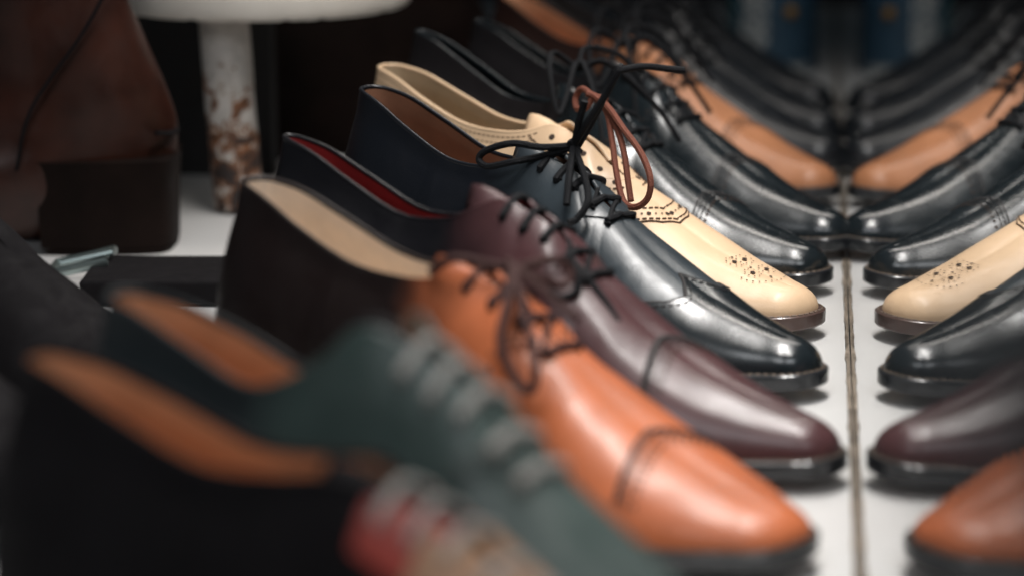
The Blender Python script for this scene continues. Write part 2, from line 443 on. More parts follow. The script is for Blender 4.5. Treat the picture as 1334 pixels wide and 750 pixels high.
        for cx, cy, rr in ((.2505, .004, .0042), (.2505, -.004, .0042), (.2625, .0055, .0040), (.2625, -.0055, .0040)):
            for a in range(9):
                an = 2*PI*a/9
                dot(.005+cx+rr*math.cos(an), cy+rr*math.sin(an)*1.0, .00045)
        for a in range(14):
            an = PI*(-.5+a/13.0); dot(.267+.012*math.cos(an), .0135*math.sin(an), .00045)
    elif style == 'patch':
        overlay('side_panel', lambda p: min(.200-p[0]/sc, p[0]/sc-.140, p[2]-.070-.4*(.165-p[0]/sc),   .0960-.15*(p[0]/sc-.12)-p[2]), .0012, 'red')
        overlay('side_patch', lambda p: min(.188+.3*(p[2]-.09)-p[0]/sc, p[0]/sc-.158, .0850-p[2], p[2]-.055), .0020, 'beige')
    if D.v: up_.add(D.v, D.f); up_.m[-len(D.m):] = [q+1 for q in D.m]
    upper = up_.build('upper', [M[mats['upper']], M['stitch' if mats['upper'] in ('cream',) else 'stitch_dark'], M['hole']], root, angle=50)
    # ---- lining, insole
    v2, f2 = S.grid(0, 10*sub, .02, .985, inset=.0019)
    f2 = [tuple(reversed(q)) for q in f2]
    mesh_obj('lining', v2, f2, M[mats['lining']], root)
    ins = []
    for (x, y, xx) in S.outline(lambda x: -.003):
        if x/sc < .21: ins.append((x, y, zfeather(x/sc)+.004))
    mesh_obj('insole', ins+[], [tuple(range(len(ins)))], M[mats['lining']], root, smooth=False)
    # ---- tongue
    if tongue:
        tv = []; nx_ = 14; ny_ = 8
        for a in range(nx_+1):
            u = a/nx_; x = (.120+.078*u)
            zr = float(np.interp(x*sc, S.C[:, 2][8*sub-3:], S.C[:, 4][8*sub-3:]))
            zc = np.interp(x, [.120, .128, .136, .148, .198], [facing+.0925, facing+.0925, facing+.0890, zr-.003, zr-.0035])
            w_ = np.interp(x, [.120, .124, .138, .198], [.006, .0105, .0125, .011])
            for b in range(ny_+1):
                q = -1+2*b/ny_
                tv.append((x*sc, q*w_+sh(x*sc), zc-.010*q*q*(1-.3*u)-.002*(1-u)*abs(q)))
        tf = [(a*(ny_+1)+b, (a+1)*(ny_+1)+b, (a+1)*(ny_+1)+b+1, a*(ny_+1)+b+1) for a in range(nx_) for b in range(ny_)]
        to = mesh_obj('tongue', tv, tf, M[mats.get('tongue', mats['upper'])], root)
        sm = to.modifiers.new('thickness', 'SOLIDIFY'); sm.thickness = .0018
    # ---- outsole with welt
    def zs(x): return zfeather(x/sc)
    ext = lambda x: float(np.interp(x, [0, .08, .13, .17, .21, .27, .3], [.0008, .0008, .0006, .0026, .0034, .0034, .0036]))
    O = S.outline(ext); I = S.outline(lambda x: -.006); n = len(O)
    sv = []; sf = []
    th = .0068
    rings = [(I, .0005, 0), (O, .0005, -.0006), (O, 0.0, 0), (O, -.0012, .0001), (O, -.0035, 0), (O, -th+.001, .0), (O, -th, -.0008)]
    O2 = {}
    for (R, dz, de) in rings:
        R2 = R if R is I else S.outline(lambda x, de=de: ext(x)+de)
        for (x, y, xx) in R2: sv.append((x, y, max(0.0006, zs(xx)+dz) if dz > -th+.002 else max(.0002, zs(xx)+dz)))
    for k in range(len(rings)-1):
        for i in range(n):
            j = (i+1) % n; sf.append((k*n+i, k*n+j, (k+1)*n+j, (k+1)*n+i))
    sf.append(tuple((len(rings)-1)*n+i for i in range(n)))
    mi = [0]*len(sf); sf = [tuple(reversed(q)) for q in sf]
    if detail:
        W = MB(); O3 = S.outline(lambda x: ext(x)*.55); dd = [np.array([x, y, zs(xx)+.0008]) for (x, y, xx) in O3]
        Q = [p for p in dd if p[0]/sc > .125]
        # walk round the forefoot; the points come in order from one side to the other
        cum = np.r_[0, np.cumsum([np.linalg.norm(Q[a+1]-Q[a]) for a in range(len(Q)-1)])]; QA = np.array(Q); t_ = 0
        while t_+.0024 < cum[-1]:
            pa_, pb_ = [np.array([np.interp(u, cum, QA[:, c]) for c in range(3)]) for u in (t_, t_+.0024)]
            W.tube([pa_, pb_], .00042, 1, seg=4, smooth=False); t_ += .0036
        nb = len(sv); sv += W.v; sf += [tuple(q_+nb for q_ in q) for q in W.f]; mi += [1]*len(W.f)
    mesh_obj('outsole', sv, sf, [M[mats['sole']], M['stitch_pale']], root, mi=mi, angle=35)
    # ---- stacked heel
    hv = []; hf = []; H = [p for p in S.outline(lambda x: .0006) if p[0]/sc < .070]
    # reorder to start at the front on the +y side
    k0 = [i for i, p in enumerate(H) if p[1] < S.shift(p[0])]
    H = [p for p in H if p not in [H[i] for i in k0]][::-1]+[H[i] for i in k0][::-1]
    lev = [(-.0005, 1.0), (.002, 1.0), (.0024, 1.012), (.0028, 1.0), (.0060, 1.0), (.0064, .992), (.0068, 1.0), (.022, .985)]
    m_ = len(H)
    for (z, s_) in lev:
        for (x, y, xx) in H:
            top = zs(xx)-th+.0012
            zz = max(.0, z) if z < .02 else top
            hv.append(((x-.035)*s_+.035, y*s_, zz))
    for k in range(len(lev)-1):
        for i in range(m_):
            j = (i+1) % m_; hf.append((k*m_+i, k*m_+j, (k+1)*m_+j, (k+1)*m_+i))
    hf.append(tuple(range(m_))[::-1]); hf.append(tuple((len(lev)-1)*m_+i for i in range(m_)))
    mesh_obj('heel', hv, hf, M[mats['sole']], root, angle=35)
    # ---- laces through the eyelets
    E_ = MB(); lc = MB()
    if eyelets:
        for k in range(eyelets):
            x = .1450+.0400*k/(eyelets-1)
            hs = []
            for s_ in (1, -1):
                yy_ = .0105-.001*k*.5
                h = surf(bvh, x*sc, s_*yy_+sh(x*sc))
                if h is None: continue
                hs.append(h)
                if detail: E_.disc(h[0]+h[1]*.0010, h[1], .0017*(lace_r/.0018)**.5, 0, seg=12, dome=.0002)
            if len(hs) == 2 and bars:
                a, b = hs
                dn = (0, 0, -1)
                mid = (a[0]+b[0])/2; zr_ = float(np.interp(x*sc, S.C[8*sub:, 2], S.C[8*sub:, 4])); mid[2] = zr_+.0016
                up2 = np.array([0, 0, max(.0015, zr_+.0008-(a[0]*.6+b[0]*.4)[2])])
                pts = [a[0]-a[1]*.002+np.array([0, -.001, 0]), a[0]+a[1]*.0016, a[0]*.65+b[0]*.35+up2, mid, a[0]*.35+b[0]*.65+up2, b[0]+b[1]*.0016, b[0]-b[1]*.002+np.array([0, .001, 0])]
                lc.tube(pts, lace_r, 0, seg=8, sub=4)
                if zig and k < eyelets-1:     # the crossing lace below
                    h2 = surf(bvh, (x+.0116)*sc, -(.0095)+sh(x*sc))
                    if h2 is not None:
                        q = h2[0]
                        lc.tube([a[0]+a[1]*.001, (a[0]+q)/2+np.array([0, 0, .0022]), q+h2[1]*.001], .0013, 0, seg=8, sub=5)
        if E_.v: E_.build('eyelets', [M['hole']], root)
    root['_'] = 0; del root['_']
    info = dict(root=root, S=S, lc=lc, lace=lace, bvh=bvh, heel=np.array([heel[0], heel[1], 0.0]), yaw=yaw, facing=facing)
    return info

def loc_px(info, x, y, yl=0.0):
    """point on the shoe-local plane y=yl seen at a pixel of the photograph, in shoe coordinates"""
    a = info['yaw']; dr = np.array([math.cos(a), -math.sin(a)]); n = np.array([math.sin(a), math.cos(a)])
    o = info['heel'][:2]; R = ray(x, y)
    t = (yl-(CAM[:2]-o)@n)/(R[:2]@n); p = CAM+R*t
    return np.array([(p[:2]-o)@dr, yl, p[2]])
def lace_run(info, pix, r=.0016, flat=1.0):
    """pix: list of (x, y, lateral) knots of a loose lace"""
    info['lc'].tube([loc_px(info, *q) for q in pix], r, 0, seg=8, sub=8, flat=flat)
def std_bow(info, s=1.0, seed=0):
    rnd = random.Random(seed); S = info['S']; fz = info['facing']
    c = np.array([.1335*S.sc, 0, .1015+fz])
    lc = info['lc']
    lc.tube([c+np.array([-.003, -.004, 0]), c+np.array([.001, 0, .003]), c+np.array([.003, .004, 0])], .0028, seg=8)
    for sd in (1, -1):
        a = rnd.uniform(-.004, .004)
        lc.tube([c, c+np.array([-.006, sd*.014, .010]), c+np.array([.002+a, sd*.032, .004]), c+np.array([.014+a, sd*.040, -.018]), c+np.array([.016, sd*.031, -.012]), c+np.array([.008, sd*.014, .003]), c], .0016, seg=8, sub=8)
        lc.tube([c, c+np.array([.012, sd*.010, .004]), c+np.array([.030+a, sd*.024, -.018]), c+np.array([.042+a, sd*.034, -.040])], .0015, seg=8, sub=8)
def finish(info):
    if info['lc'].v: info['lc'].build('lace', [M[info['lace']]], info['root'])

R_ = math.radians
def place(toe_px, heel_px, hz):
    a = atz(*toe_px, .010); b = atz(*heel_px, hz); d = (a-b)[:2]
    ln = float(np.hypot(*d)); u = d/ln; L = ln*.975-.003+.0105
    return (b[0]-u[0]*.0105, b[1]-u[1]*.0105), math.atan2(-d[1], d[0]), L

# --- the orange cap-toe shoe, second nearest pair position
h, y, L = place((1074, 727), (325, 232), .108)
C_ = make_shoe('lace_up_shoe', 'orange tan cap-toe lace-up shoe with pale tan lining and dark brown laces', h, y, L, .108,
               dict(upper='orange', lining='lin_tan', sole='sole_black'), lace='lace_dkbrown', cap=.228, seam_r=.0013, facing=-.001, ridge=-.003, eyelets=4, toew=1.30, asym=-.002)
for p in [[(668, 345, -.002), (660, 395, -.022), (652, 446, -.034), (672, 495, -.036), (693, 507, -.034), (697, 470, -.030), (686, 420, -.022), (674, 371, -.010), (668, 345, -.002)],
          [(668, 347, 0), (700, 372, -.008), (730, 398, -.010), (752, 415, -.012)],
          [(562, 353, -.012), (590, 337, -.012), (630, 343, -.006), (668, 350, 0), (690, 345, .006), (720, 338, .020), (742, 352, .026), (735, 372, .020), (700, 360, .008), (668, 347, 0)],
          [(660, 340, 0), (672, 352, -.002), (684, 345, .002)]]:
    lace_run(C_, p, .0018)
finish(C_)

h, y, L = place((1107, 615), (372, 175), .112)
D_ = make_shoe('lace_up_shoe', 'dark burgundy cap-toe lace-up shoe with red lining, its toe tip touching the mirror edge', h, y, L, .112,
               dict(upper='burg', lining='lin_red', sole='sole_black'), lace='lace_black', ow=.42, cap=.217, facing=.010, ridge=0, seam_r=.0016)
for p in [[(716, 318, 0), (738, 330, -.002), (765, 362, -.006), (790, 395, -.008), (805, 420, -.010)],
          [(716, 318, 0), (708, 350, -.014), (725, 385, -.020), (750, 380, -.016), (752, 350, -.010), (730, 325, -.002)],
          [(716, 318, 0), (690, 305, .006), (668, 322, .004), (690, 335, 0), (716, 318, 0)],
          [(708, 312, 0), (718, 320, 0), (728, 324, 0)]]:
    lace_run(D_, p, .0017)
finish(D_)

h, y, L = place((1075, 502), (478, 112), .112)
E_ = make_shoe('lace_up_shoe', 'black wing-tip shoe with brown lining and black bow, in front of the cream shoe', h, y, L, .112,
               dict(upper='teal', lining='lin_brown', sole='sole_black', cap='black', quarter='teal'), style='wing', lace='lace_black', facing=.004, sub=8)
for p in [[(747, 190, 0), (765, 160, .000), (790, 122, .004), (806, 92, .006), (808, 88, .010), (800, 98, .012), (776, 150, .008), (752, 192, .002)],
          [(748, 190, 0), (754, 160, -.002), (762, 132, -.002)],
          [(747, 190, 0), (742, 225, -.014), (738, 267, -.024)],
          [(750, 195, 0), (762, 232, -.012), (766, 262, -.020), (752, 285, -.026), (740, 290, -.030)],
          [(806, 92, .006), (840, 87, .016), (870, 90, .026), (892, 92, .032)],
          [(747, 190, 0), (705, 192, -.010), (668, 187, -.018), (634, 196, -.023), (624, 208, -.025), (636, 217, -.025), (668, 211, -.020), (700, 205, -.010), (747, 192, 0)],
          [(742, 183, -.002), (749, 192, 0), (757, 200, .002)]]:
    lace_run(E_, p, .0017)
finish(E_)

h, y, L = place((1070, 424), (500, 85), .107)
F_ = make_shoe('lace_up_shoe', 'cream brogue shoe with punched holes on the toe and a brown lace bow', h, y, L, .107,
               dict(upper='cream', lining='lin_cream', sole='sole_brown'), style='brogue', lace='lace_brown', bars=False, facing=.000, ridge=0, sub=9, nt=26, toew=1.18)
for p in [[(772, 124, 0), (792, 140, -.006), (812, 168, -.016), (835, 200, -.026), (847, 232, -.032), (844, 258, -.034), (828, 270, -.036), (812, 262, -.034), (803, 225, -.026), (797, 180, -.014), (790, 145, -.004), (775, 128, 0)],
          [(775, 126, 0), (798, 155, -.008), (812, 195, -.020), (818, 235, -.028), (822, 262, -.032)],
          [(790, 130, 0), (772, 124, 0), (758, 116, .004), (750, 128, .004), (752, 142, 0), (764, 140, -.002), (772, 126, 0)],
          [(764, 122, -.002), (774, 126, 0), (784, 134, .002)]]:
    lace_run(F_, p, .0017)
finish(F_)

h, y, L = place((1085, 367), (545, 38), .118)
G_ = make_shoe('lace_up_shoe', 'black polished cap-toe shoe just behind the cream shoe', h, y, L, .118,
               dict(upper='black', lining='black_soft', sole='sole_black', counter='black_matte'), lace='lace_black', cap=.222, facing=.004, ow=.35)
std_bow(G_, seed=2); finish(G_)
h, y, L = place((1095, 318), (590, 0), .118)
H_ = make_shoe('lace_up_shoe', 'black polished shoe between the black cap-toe shoe and the brown shoe', h, y, .300, .110,
               dict(upper='black', lining='black_soft', sole='sole_black', counter='black_matte'), lace='lace_black', cap=.215, facing=.004, ow=.35)
H_['root'].location = (atz(1095, 318, .01)[0]-.300*math.cos(R_(38)), atz(1095, 318, .01)[1]+.300*math.sin(R_(38)), 0); H_['root'].rotation_euler = (0, 0, -R_(38))
std_bow(H_, seed=3); finish(H_)
h, y, L = place((1092, 255), (655, -10), .11)
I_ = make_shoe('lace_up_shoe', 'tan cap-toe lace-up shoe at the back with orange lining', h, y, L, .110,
               dict(upper='tan_dark_heel', lining='lin_orange', sole='sole_black', cap='tanback'), ow=.9, lace='lace_black', cap=.222, facing=.0)
std_bow(I_, seed=4); finish(I_)

# --- black shoes further back
for i, (tp, lab) in enumerate([((1086, 214), 'black shoe right behind the tan shoe, its pale highlight beside the mirror'),
                               ((1082, 178), 'black shoe second behind the tan shoe'),
                               ((1072, 140), 'black shoe farthest back, in front of the embroidered blue shaft')]):
    t = atz(*tp, .01); a = R_(38+i)
    J = make_shoe('lace_up_shoe', lab, (t[0]-.3*math.cos(a), t[1]+.3*math.sin(a)), a, .3, .108,
                  dict(upper='black_soft', lining='lin_grey', sole='sole_black'), lace='lace_black', sub=5, nt=14, detail=False)
    std_bow(J, seed=9+i); finish(J)

# --- nearest, strongly blurred
b = atz(124, 371, .112)
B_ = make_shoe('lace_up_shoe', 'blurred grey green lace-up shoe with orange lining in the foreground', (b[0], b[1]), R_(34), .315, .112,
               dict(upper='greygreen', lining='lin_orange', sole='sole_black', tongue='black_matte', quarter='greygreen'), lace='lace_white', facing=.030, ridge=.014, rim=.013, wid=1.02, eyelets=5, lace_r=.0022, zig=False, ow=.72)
finish(B_)
b = atz(6, 448, .112)
A_ = make_shoe('lace_up_shoe', 'blurred black shoe with orange lining and red and beige side panels, nearest the camera', (b[0], b[1]), R_(28), .315, .112,
               dict(upper='black_matte', lining='lin_orange', sole='sole_black', tongue='black_matte'), style='patch', lace='lace_white', facing=.006, ridge=.007, rim=.009, eyelets=5, lace_r=.0020, zig=False, ow=.75)
finish(A_)

# --- black shoe in the second row on the left
for tp, lab in (((225, 535), 'plain black slip-on shoe in shadow at the left edge below the brown boot'), ((150, 700), 'plain black slip-on shoe in shadow in the bottom left corner')):
    t = atz(*tp, .01); a = R_(35)
    O_ = make_shoe('slip_on_shoe', lab, (t[0]-.3*math.cos(a), t[1]+.3*math.sin(a)), a, .3, .108,
                   dict(upper='black_matte', lining='lin_grey', sole='sole_black'), style='plain', eyelets=0, sub=5, nt=14, detail=False, group=None)
    finish(O_)

# ------------------------------------------------------------------ brown heeled boot on the left
def loft(secs, seg=40):
    """secs: (cx, cy, z, rx, ry, tiltx) ellipses stacked in z"""
    v = []; f = []
    S2 = catmull([np.array(s, float) for s in secs], 6)
    for (cx, cy, z, rx, ry, tl) in S2:
        for k in range(seg):
            a = 2*PI*k/seg; ca, sa = math.cos(a), math.sin(a)
            x = cx+rx*ca; v.append((x, cy+ry*sa, z+tl*(x-cx)))
    n = len(S2)
    for i in range(n-1):
        for k in range(seg):
            k2 = (k+1) % seg; f.append((i*seg+k, i*seg+k2, (i+1)*seg+k2, (i+1)*seg+k))
    f.append(tuple(range(seg))[::-1]); f.append(tuple((n-1)*seg+k for k in range(seg)))
    return v, f, n, seg

hb = atz(228, 316, 0)      # under the back of the boot heel
boot = empty('ankle_boot', (hb[0], hb[1], 0), R_(188))
tag(boot, 'brown leather boot with a thick dark block heel standing on the shelf at the left', 'boot')
# local x runs from the back of the heel (0) to the toe (.28)
bv, bf, bn, bs = loft([(.150, 0, .006, .110, .036, 0), (.130, 0, .026, .130, .040, -.08), (.125, 0, .042, .128, .041, -.1), (.080, 0, .062, .083, .036, -.15), (.058, 0, .090, .055, .035, -.05),
                       (.060, 0, .120, .046, .036, 0), (.072, 0, .165, .042, .036, 0), (.078, 0, .23, .046, .040, 0), (.078, 0, .32, .05, .043, 0)])
mesh_obj('upper', bv, bf, M['brownboot'], boot)
q = MB()
for sd in (1, -1):
    q.tube([(.012, sd*.020, .21), (.020, sd*.036, .17), (.040, sd*.040, .13), (.072, sd*.041, .085), (.082, sd*.040, .05)], .0011, 0, seg=6)
q.tube([(.006, -.024, .068), (-.001, -.012, .066), (-.003, 0, .066), (-.001, .012, .066), (.006, .024, .068)], .0016, 0, seg=6)
q.build('seam_piping', [M['black_matte']], boot)
hbm = MB()
hl = [(-.003, 0), (.0, .026), (.012, .034), (.045, .037), (.072, .035), (.072, -.035), (.045, -.037), (.012, -.034), (.0, -.026)]
hl = [tuple(p) for p in catmull([np.array(p) for p in hl[0:5]], 5)]+[tuple(p) for p in catmull([np.array(p) for p in hl[5:]+hl[:1]], 5)][:-1]
vv = []; ff = []
lv = [(0, .97), (.003, .985), (.0035, .965), (.004, .985), (.030, 1.0), (.052, 1.04), (.0535, 1.05)]
for z, s_ in lv:
    for (x, y_) in hl: vv.append(((x-.035)*s_+.035, y_*s_, z))
m_ = len(hl)
for k in range(len(lv)-1):
    for i in range(m_): j = (i+1) % m_; ff.append((k*m_+i, k*m_+j, (k+1)*m_+j, (k+1)*m_+i))
ff.append(tuple(range(m_))[::-1]); ff.append(tuple((len(lv)-1)*m_+i for i in range(m_)))
mesh_obj('block_heel', vv, ff, M['dkbrown'], boot, angle=40)
so = MB()
so.add([(x, y_, z) for z in (.0, .008) for (x, y_) in [(.27*1.0, 0), (.262, .018), (.235, .036), (.20, .043), (.16, .038), (.06, .034), (.06, -.034), (.16, -.038), (.20, -.043), (.235, -.036), (.262, -.018)]],
       [tuple(range(11))[::-1], tuple(range(11, 22))]+[(i, (i+1) % 11, 11+(i+1) % 11, 11+i) for i in range(11)], 0)
so.build('outsole', [M['sole_black']], boot)

# --- big dark brown boot behind the post
p0 = atz(430, 130, 0)
bg = empty('tall_boot', (-.345, 1.72, 0), R_(200))
tag(bg, 'very dark brown rounded boot standing in the gloom behind the white stand', 'boot')
v, f, _, _ = loft([(.06, 0, .0, .15, .055, 0), (.06, 0, .03, .155, .058, 0), (.03, 0, .07, .13, .055, -.1), (0, 0, .12, .085, .05, 0), (-.01, 0, .2, .07, .05, 0), (-.01, 0, .33, .075, .055, 0)])
mesh_obj('upper', v, f, M['dkbrown'], bg)
q = MB(); q.box((-.09, -.05, -.0), (.20, .05, .008)); q.build('outsole', [M['sole_black']], bg)

# ------------------------------------------------------------------ rusty stand
def rust_paint():
    m, nt, b = nodes('chipped_white_paint_over_rust'); L = nt.links
    tc = N(nt, 'ShaderNodeTexCoord')
    n1 = N(nt, 'ShaderNodeTexNoise', inp={'Scale': 75.0, 'Detail': 10.0, 'Roughness': .68, 'Distortion': .5}); L.new(tc.outputs['Object'], n1.inputs['Vector'])
    sp = N(nt, 'ShaderNodeSeparateXYZ'); L.new(tc.outputs['Object'], sp.inputs[0])
    hgt = N(nt, 'ShaderNodeMapRange', inp={'From Min': .03, 'From Max': .13, 'To Min': .10, 'To Max': -.12}); L.new(sp.outputs['Z'], hgt.inputs['Value'])
    ad = N(nt, 'ShaderNodeMath', operation='ADD'); L.new(n1.outputs['Fac'], ad.inputs[0]); L.new(hgt.outputs[0], ad.inputs[1])
    cr = N(nt, 'ShaderNodeValToRGB'); e = cr.color_ramp.elements
    e[0].position = .50; e[0].color = (.62, .58, .54, 1); e[1].position = .66; e[1].color = (.03, .02, .018, 1)
    x = cr.color_ramp.elements.new(.545); x.color = (.45, .40, .35, 1)
    x = cr.color_ramp.elements.new(.56); x.color = (.30, .11, .035, 1)
    x = cr.color_ramp.elements.new(.61); x.color = (.10, .045, .025, 1)
    L.new(ad.outputs[0], cr.inputs[0])
    n3 = N(nt, 'ShaderNodeTexNoise', inp={'Scale': 160.0, 'Detail': 5.0}); L.new(tc.outputs['Object'], n3.inputs['Vector'])
    mx = N(nt, 'ShaderNodeMix', data_type='RGBA', blend_type='MULTIPLY'); mx.inputs[0].default_value = .5
    L.new(cr.outputs[0], mx.inputs[6]); L.new(n3.outputs['Fac'], mx.inputs[7]); 
    L.new(mx.outputs[2], b.inputs['Base Color'])
    bp = N(nt, 'ShaderNodeBump', inp={'Strength': .6, 'Distance': .002}); bp.invert = True; L.new(ad.outputs[0], bp.inputs['Height']); L.new(bp.outputs[0], b.inputs['Normal'])
    b.inputs['Roughness'].default_value = .55
    return m
M['rust'] = rust_paint()
def white_chip():
    m, nt, b = nodes('old_white_enamel'); L = nt.links
    tc = N(nt, 'ShaderNodeTexCoord')
    n1 = N(nt, 'ShaderNodeTexNoise', inp={'Scale': 55.0, 'Detail': 8.0, 'Roughness': .7}); L.new(tc.outputs['Object'], n1.inputs['Vector'])
    cr = N(nt, 'ShaderNodeValToRGB'); e = cr.color_ramp.elements
    e[0].position = .0; e[0].color = (.78, .74, .68, 1); e[1].position = .72; e[1].color = (.05, .03, .02, 1)
    x = e.new(.66); x.color = (.70, .65, .58, 1)
    L.new(n1.outputs['Fac'], cr.inputs[0]); L.new(cr.outputs[0], b.inputs['Base Color'])
    b.inputs['Roughness'].default_value = .4
    return m
M['enamel'] = white_chip()
YP = 1.47
tp = aty(291, 22, YP); bt = aty(312, 290, YP)
stand = empty('display_stand', (bt[0], YP, 0))
tag(stand, 'round white display stand with chipped paint on a rusty metal post', 'display stand')
q = MB()
# post with a slightly uneven, pitted skin
v = []; f = []; seg = 36; nz = 60; ztop = tp[2]+.001
for k in range(nz+1):
    u = k/nz; z = .002+u*(ztop-.002)
    cx = (tp[0]-bt[0])*(z-0)/ztop
    for a in range(seg):
        an = 2*PI*a/seg
        r = .0152*(1+.015*math.sin(3*an+z*60)+.012*math.sin(7*an-z*140))
        v.append((cx+r*math.cos(an), r*math.sin(an), z))
for k in range(nz):
    for a in range(seg):
        a2 = (a+1) % seg; f.append((k*seg+a, k*seg+a2, (k+1)*seg+a2, (k+1)*seg+a))
mesh_obj('post', v, f, M['rust'], stand)
# dished round top seen edge on
v = []; f = []; seg = 128
cx, cy = (tp[0]-bt[0])+.010, .056
prof = [(.0, 0), (.090, 0), (.0925, .0015), (.094, .004), (.0945, .017), (.094, .019), (.0925, .0195), (.090, .019), (.088, .014), (0, .013)]
for r, z in prof:
    for a in range(seg):
        an = 2*PI*a/seg; rr = r
        if 0 < z < .003: rr += .0006*random.random()
        chip = -.0010*random.random() if (z <= .0015 and r > .05 and random.random() < .25) else 0
        v.append((cx+max(rr, .001)*math.cos(an), cy+max(rr, .001)*math.sin(an), ztop+z-chip))
for k in range(len(prof)-1):
    for a in range(seg):
        a2 = (a+1) % seg; f.append((k*seg+a, k*seg+a2, (k+1)*seg+a2, (k+1)*seg+a))
mesh_obj('round_top', v, f, M['enamel'], stand, angle=45)

# ------------------------------------------------------------------ strap with buckle on the shelf
sp_ = atz(95, 372, .0); s2 = atz(262, 372, .0)
st = empty('leather_strap', (sp_[0], sp_[1], 0), math.atan2(s2[1]-sp_[1], s2[0]-sp_[0]))
tag(st, 'black leather strap with a grey metal buckle lying on the shelf below the brown boot', 'strap')
q = MB(); q.box((.012, -.050, .001), (.115, .012, .014)); o = q.build('band', [M['black_matte']], st, angle=30)
bv_ = o.modifiers.new('bevel', 'BEVEL'); bv_.width = .002; bv_.segments = 3
q = MB()
q.tube([(-.010, -.014, .009), (.020, -.015, .016), (.020, .015, .016), (-.010, .014, .009), (-.010, -.014, .009)], .0028, 0, seg=8, smooth=False)
q.tube([(-.006, 0, .012), (.022, .001, .018)], .002, 0, seg=8, smooth=False)
M['steel'] = plain('dull_steel', (.30, .36, .35), .3, metal=.9)
q.build('buckle', [M['steel']], st)

# ------------------------------------------------------------------ embroidered blue shaft at the back
def embroidered():
    m, nt, b = nodes('blue_fabric_with_silver_embroidery'); L = nt.links
    tc = N(nt, 'ShaderNodeTexCoord')
    n1 = N(nt, 'ShaderNodeTexVoronoi', feature='DISTANCE_TO_EDGE', inp={'Scale': 70.0}); 
    ns = N(nt, 'ShaderNodeTexNoise', inp={'Scale': 30.0, 'Detail': 3.0}); L.new(tc.outputs['Object'], ns.inputs['Vector'])
    vm = N(nt, 'ShaderNodeMix', data_type='RGBA'); vm.inputs[0].default_value = .12; L.new(tc.outputs['Object'], vm.inputs[6]); L.new(ns.outputs['Color'], vm.inputs[7]); L.new(vm.outputs[2], n1.inputs['Vector'])
    lt = N(nt, 'ShaderNodeMath', operation='LESS_THAN', inp={1: .16}); L.new(n1.outputs['Distance'], lt.inputs[0])
    mx = N(nt, 'ShaderNodeMix', data_type='RGBA'); mx.inputs[6].default_value = (.025, .065, .10, 1); mx.inputs[7].default_value = (.36, .37, .36, 1)
    L.new(lt.outputs[0], mx.inputs[0]); L.new(mx.outputs[2], b.inputs['Base Color']); b.inputs['Roughness'].default_value = .6
    return m
M['embro'] = embroidered(); M['blue'] = plain('dark_blue_cloth', (.025, .065, .105), .55, var=.2); M['tealedge'] = plain('teal_edge', (.02, .11, .12), .5)
YB = 2.10
x0 = aty(948, 115, YB); x1 = aty(1062, 115, YB)
bs_ = empty('blue_shaft', ((x0[0]+x1[0])/2, YB, 0))
tag(bs_, 'dark blue upright boot shaft with silver embroidery and a small gold dot beside the mirror', 'boot')
hw = (x1[0]-x0[0])/2; zb_ = x0[2]
v, f, _, _ = loft([(0, .03, .002, hw*.9, .03, 0), (0, .03, zb_*.5, hw*.95, .032, 0), (0, .03, zb_, hw, .034, 0), (0, .03, zb_+.10, hw*1.02, .036, 0), (0, .03, zb_+.2, hw*1.05, .036, 0)])
mesh_obj('shaft', v, f, M['blue'], bs_)
def strip(nm, xa, xb_, za, zb2, mat, off=.0012):
    vv = []; ff = []; n_ = 14
    for k in range(n_+1):
        x = xa+(xb_-xa)*k/n_; yy = .03-.035*math.sqrt(max(0, 1-(x/(hw*1.03))**2))-off
        vv += [(x, yy, za), (x, yy, zb2)]
    for k in range(n_): ff.append((2*k, 2*k+2, 2*k+3, 2*k+1))
    return mesh_obj(nm, vv, ff, M[mat], bs_)
strip('embroidered_band', -hw*.72, -hw*.10, zb_+.004, zb_+.17, 'embro')
strip('embroidered_band', -hw*.09, hw*.80, zb_+.002, zb_+.022, 'embro')
strip('piping', -hw*.98, -hw*.84, zb_+.0, zb_+.17, 'tealedge')
q = MB(); q.disc((hw*.40, .03-.038, zb_+.066), (0, -1, .1), .005, 0, seg=20, dome=.002); q.build('gold_stud', [M['brass']], bs_)

# ------------------------------------------------------------------ brass stem in the tan shoe
g0 = aty(697, 26, 1.72)
o = MB(); o.tube([(g0[0], 1.72, g0[2]-.004), (g0[0], 1.722, g0[2]+.05)], .0035, 0, seg=14, smooth=False)
o = o.build('shoehorn_handle', [M['brass']]); tag(o, 'thin brass-coloured rod rising out of the opening of the tan shoe', 'rod')

# ------------------------------------------------------------------ setting: shelf, mirror, wall
def shelf_mat():
    m, nt, b = nodes('white_painted_shelf'); L = nt.links
    tc = N(nt, 'ShaderNodeTexCoord')
    n1 = N(nt, 'ShaderNodeTexNoise', inp={'Scale': 9.0, 'Detail': 8.0, 'Roughness': .6}); L.new(tc.outputs['Object'], n1.inputs['Vector'])
    mx = N(nt, 'ShaderNodeMix', data_type='RGBA'); mx.inputs[6].default_value = (.54, .535, .525, 1); mx.inputs[7].default_value = (.64, .632, .62, 1)
    L.new(n1.outputs['Fac'], mx.inputs[0])
    n2 = N(nt, 'ShaderNodeTexNoise', inp={'Scale': 420.0, 'Detail': 3.0}); L.new(tc.outputs['Object'], n2.inputs['Vector'])
    cr = N(nt, 'ShaderNodeMapRange', inp={'From Min': .68, 'From Max': .76, 'To Min': 0.0, 'To Max': .35}); L.new(n2.outputs['Fac'], cr.inputs['Value'])
    m2 = N(nt, 'ShaderNodeMix', data_type='RGBA'); m2.inputs[7].default_value = (.30, .28, .26, 1); L.new(cr.outputs[0], m2.inputs[0]); L.new(mx.outputs[2], m2.inputs[6])
    L.new(m2.outputs[2], b.inputs['Base Color']); b.inputs['Roughness'].default_value = .35
    return m
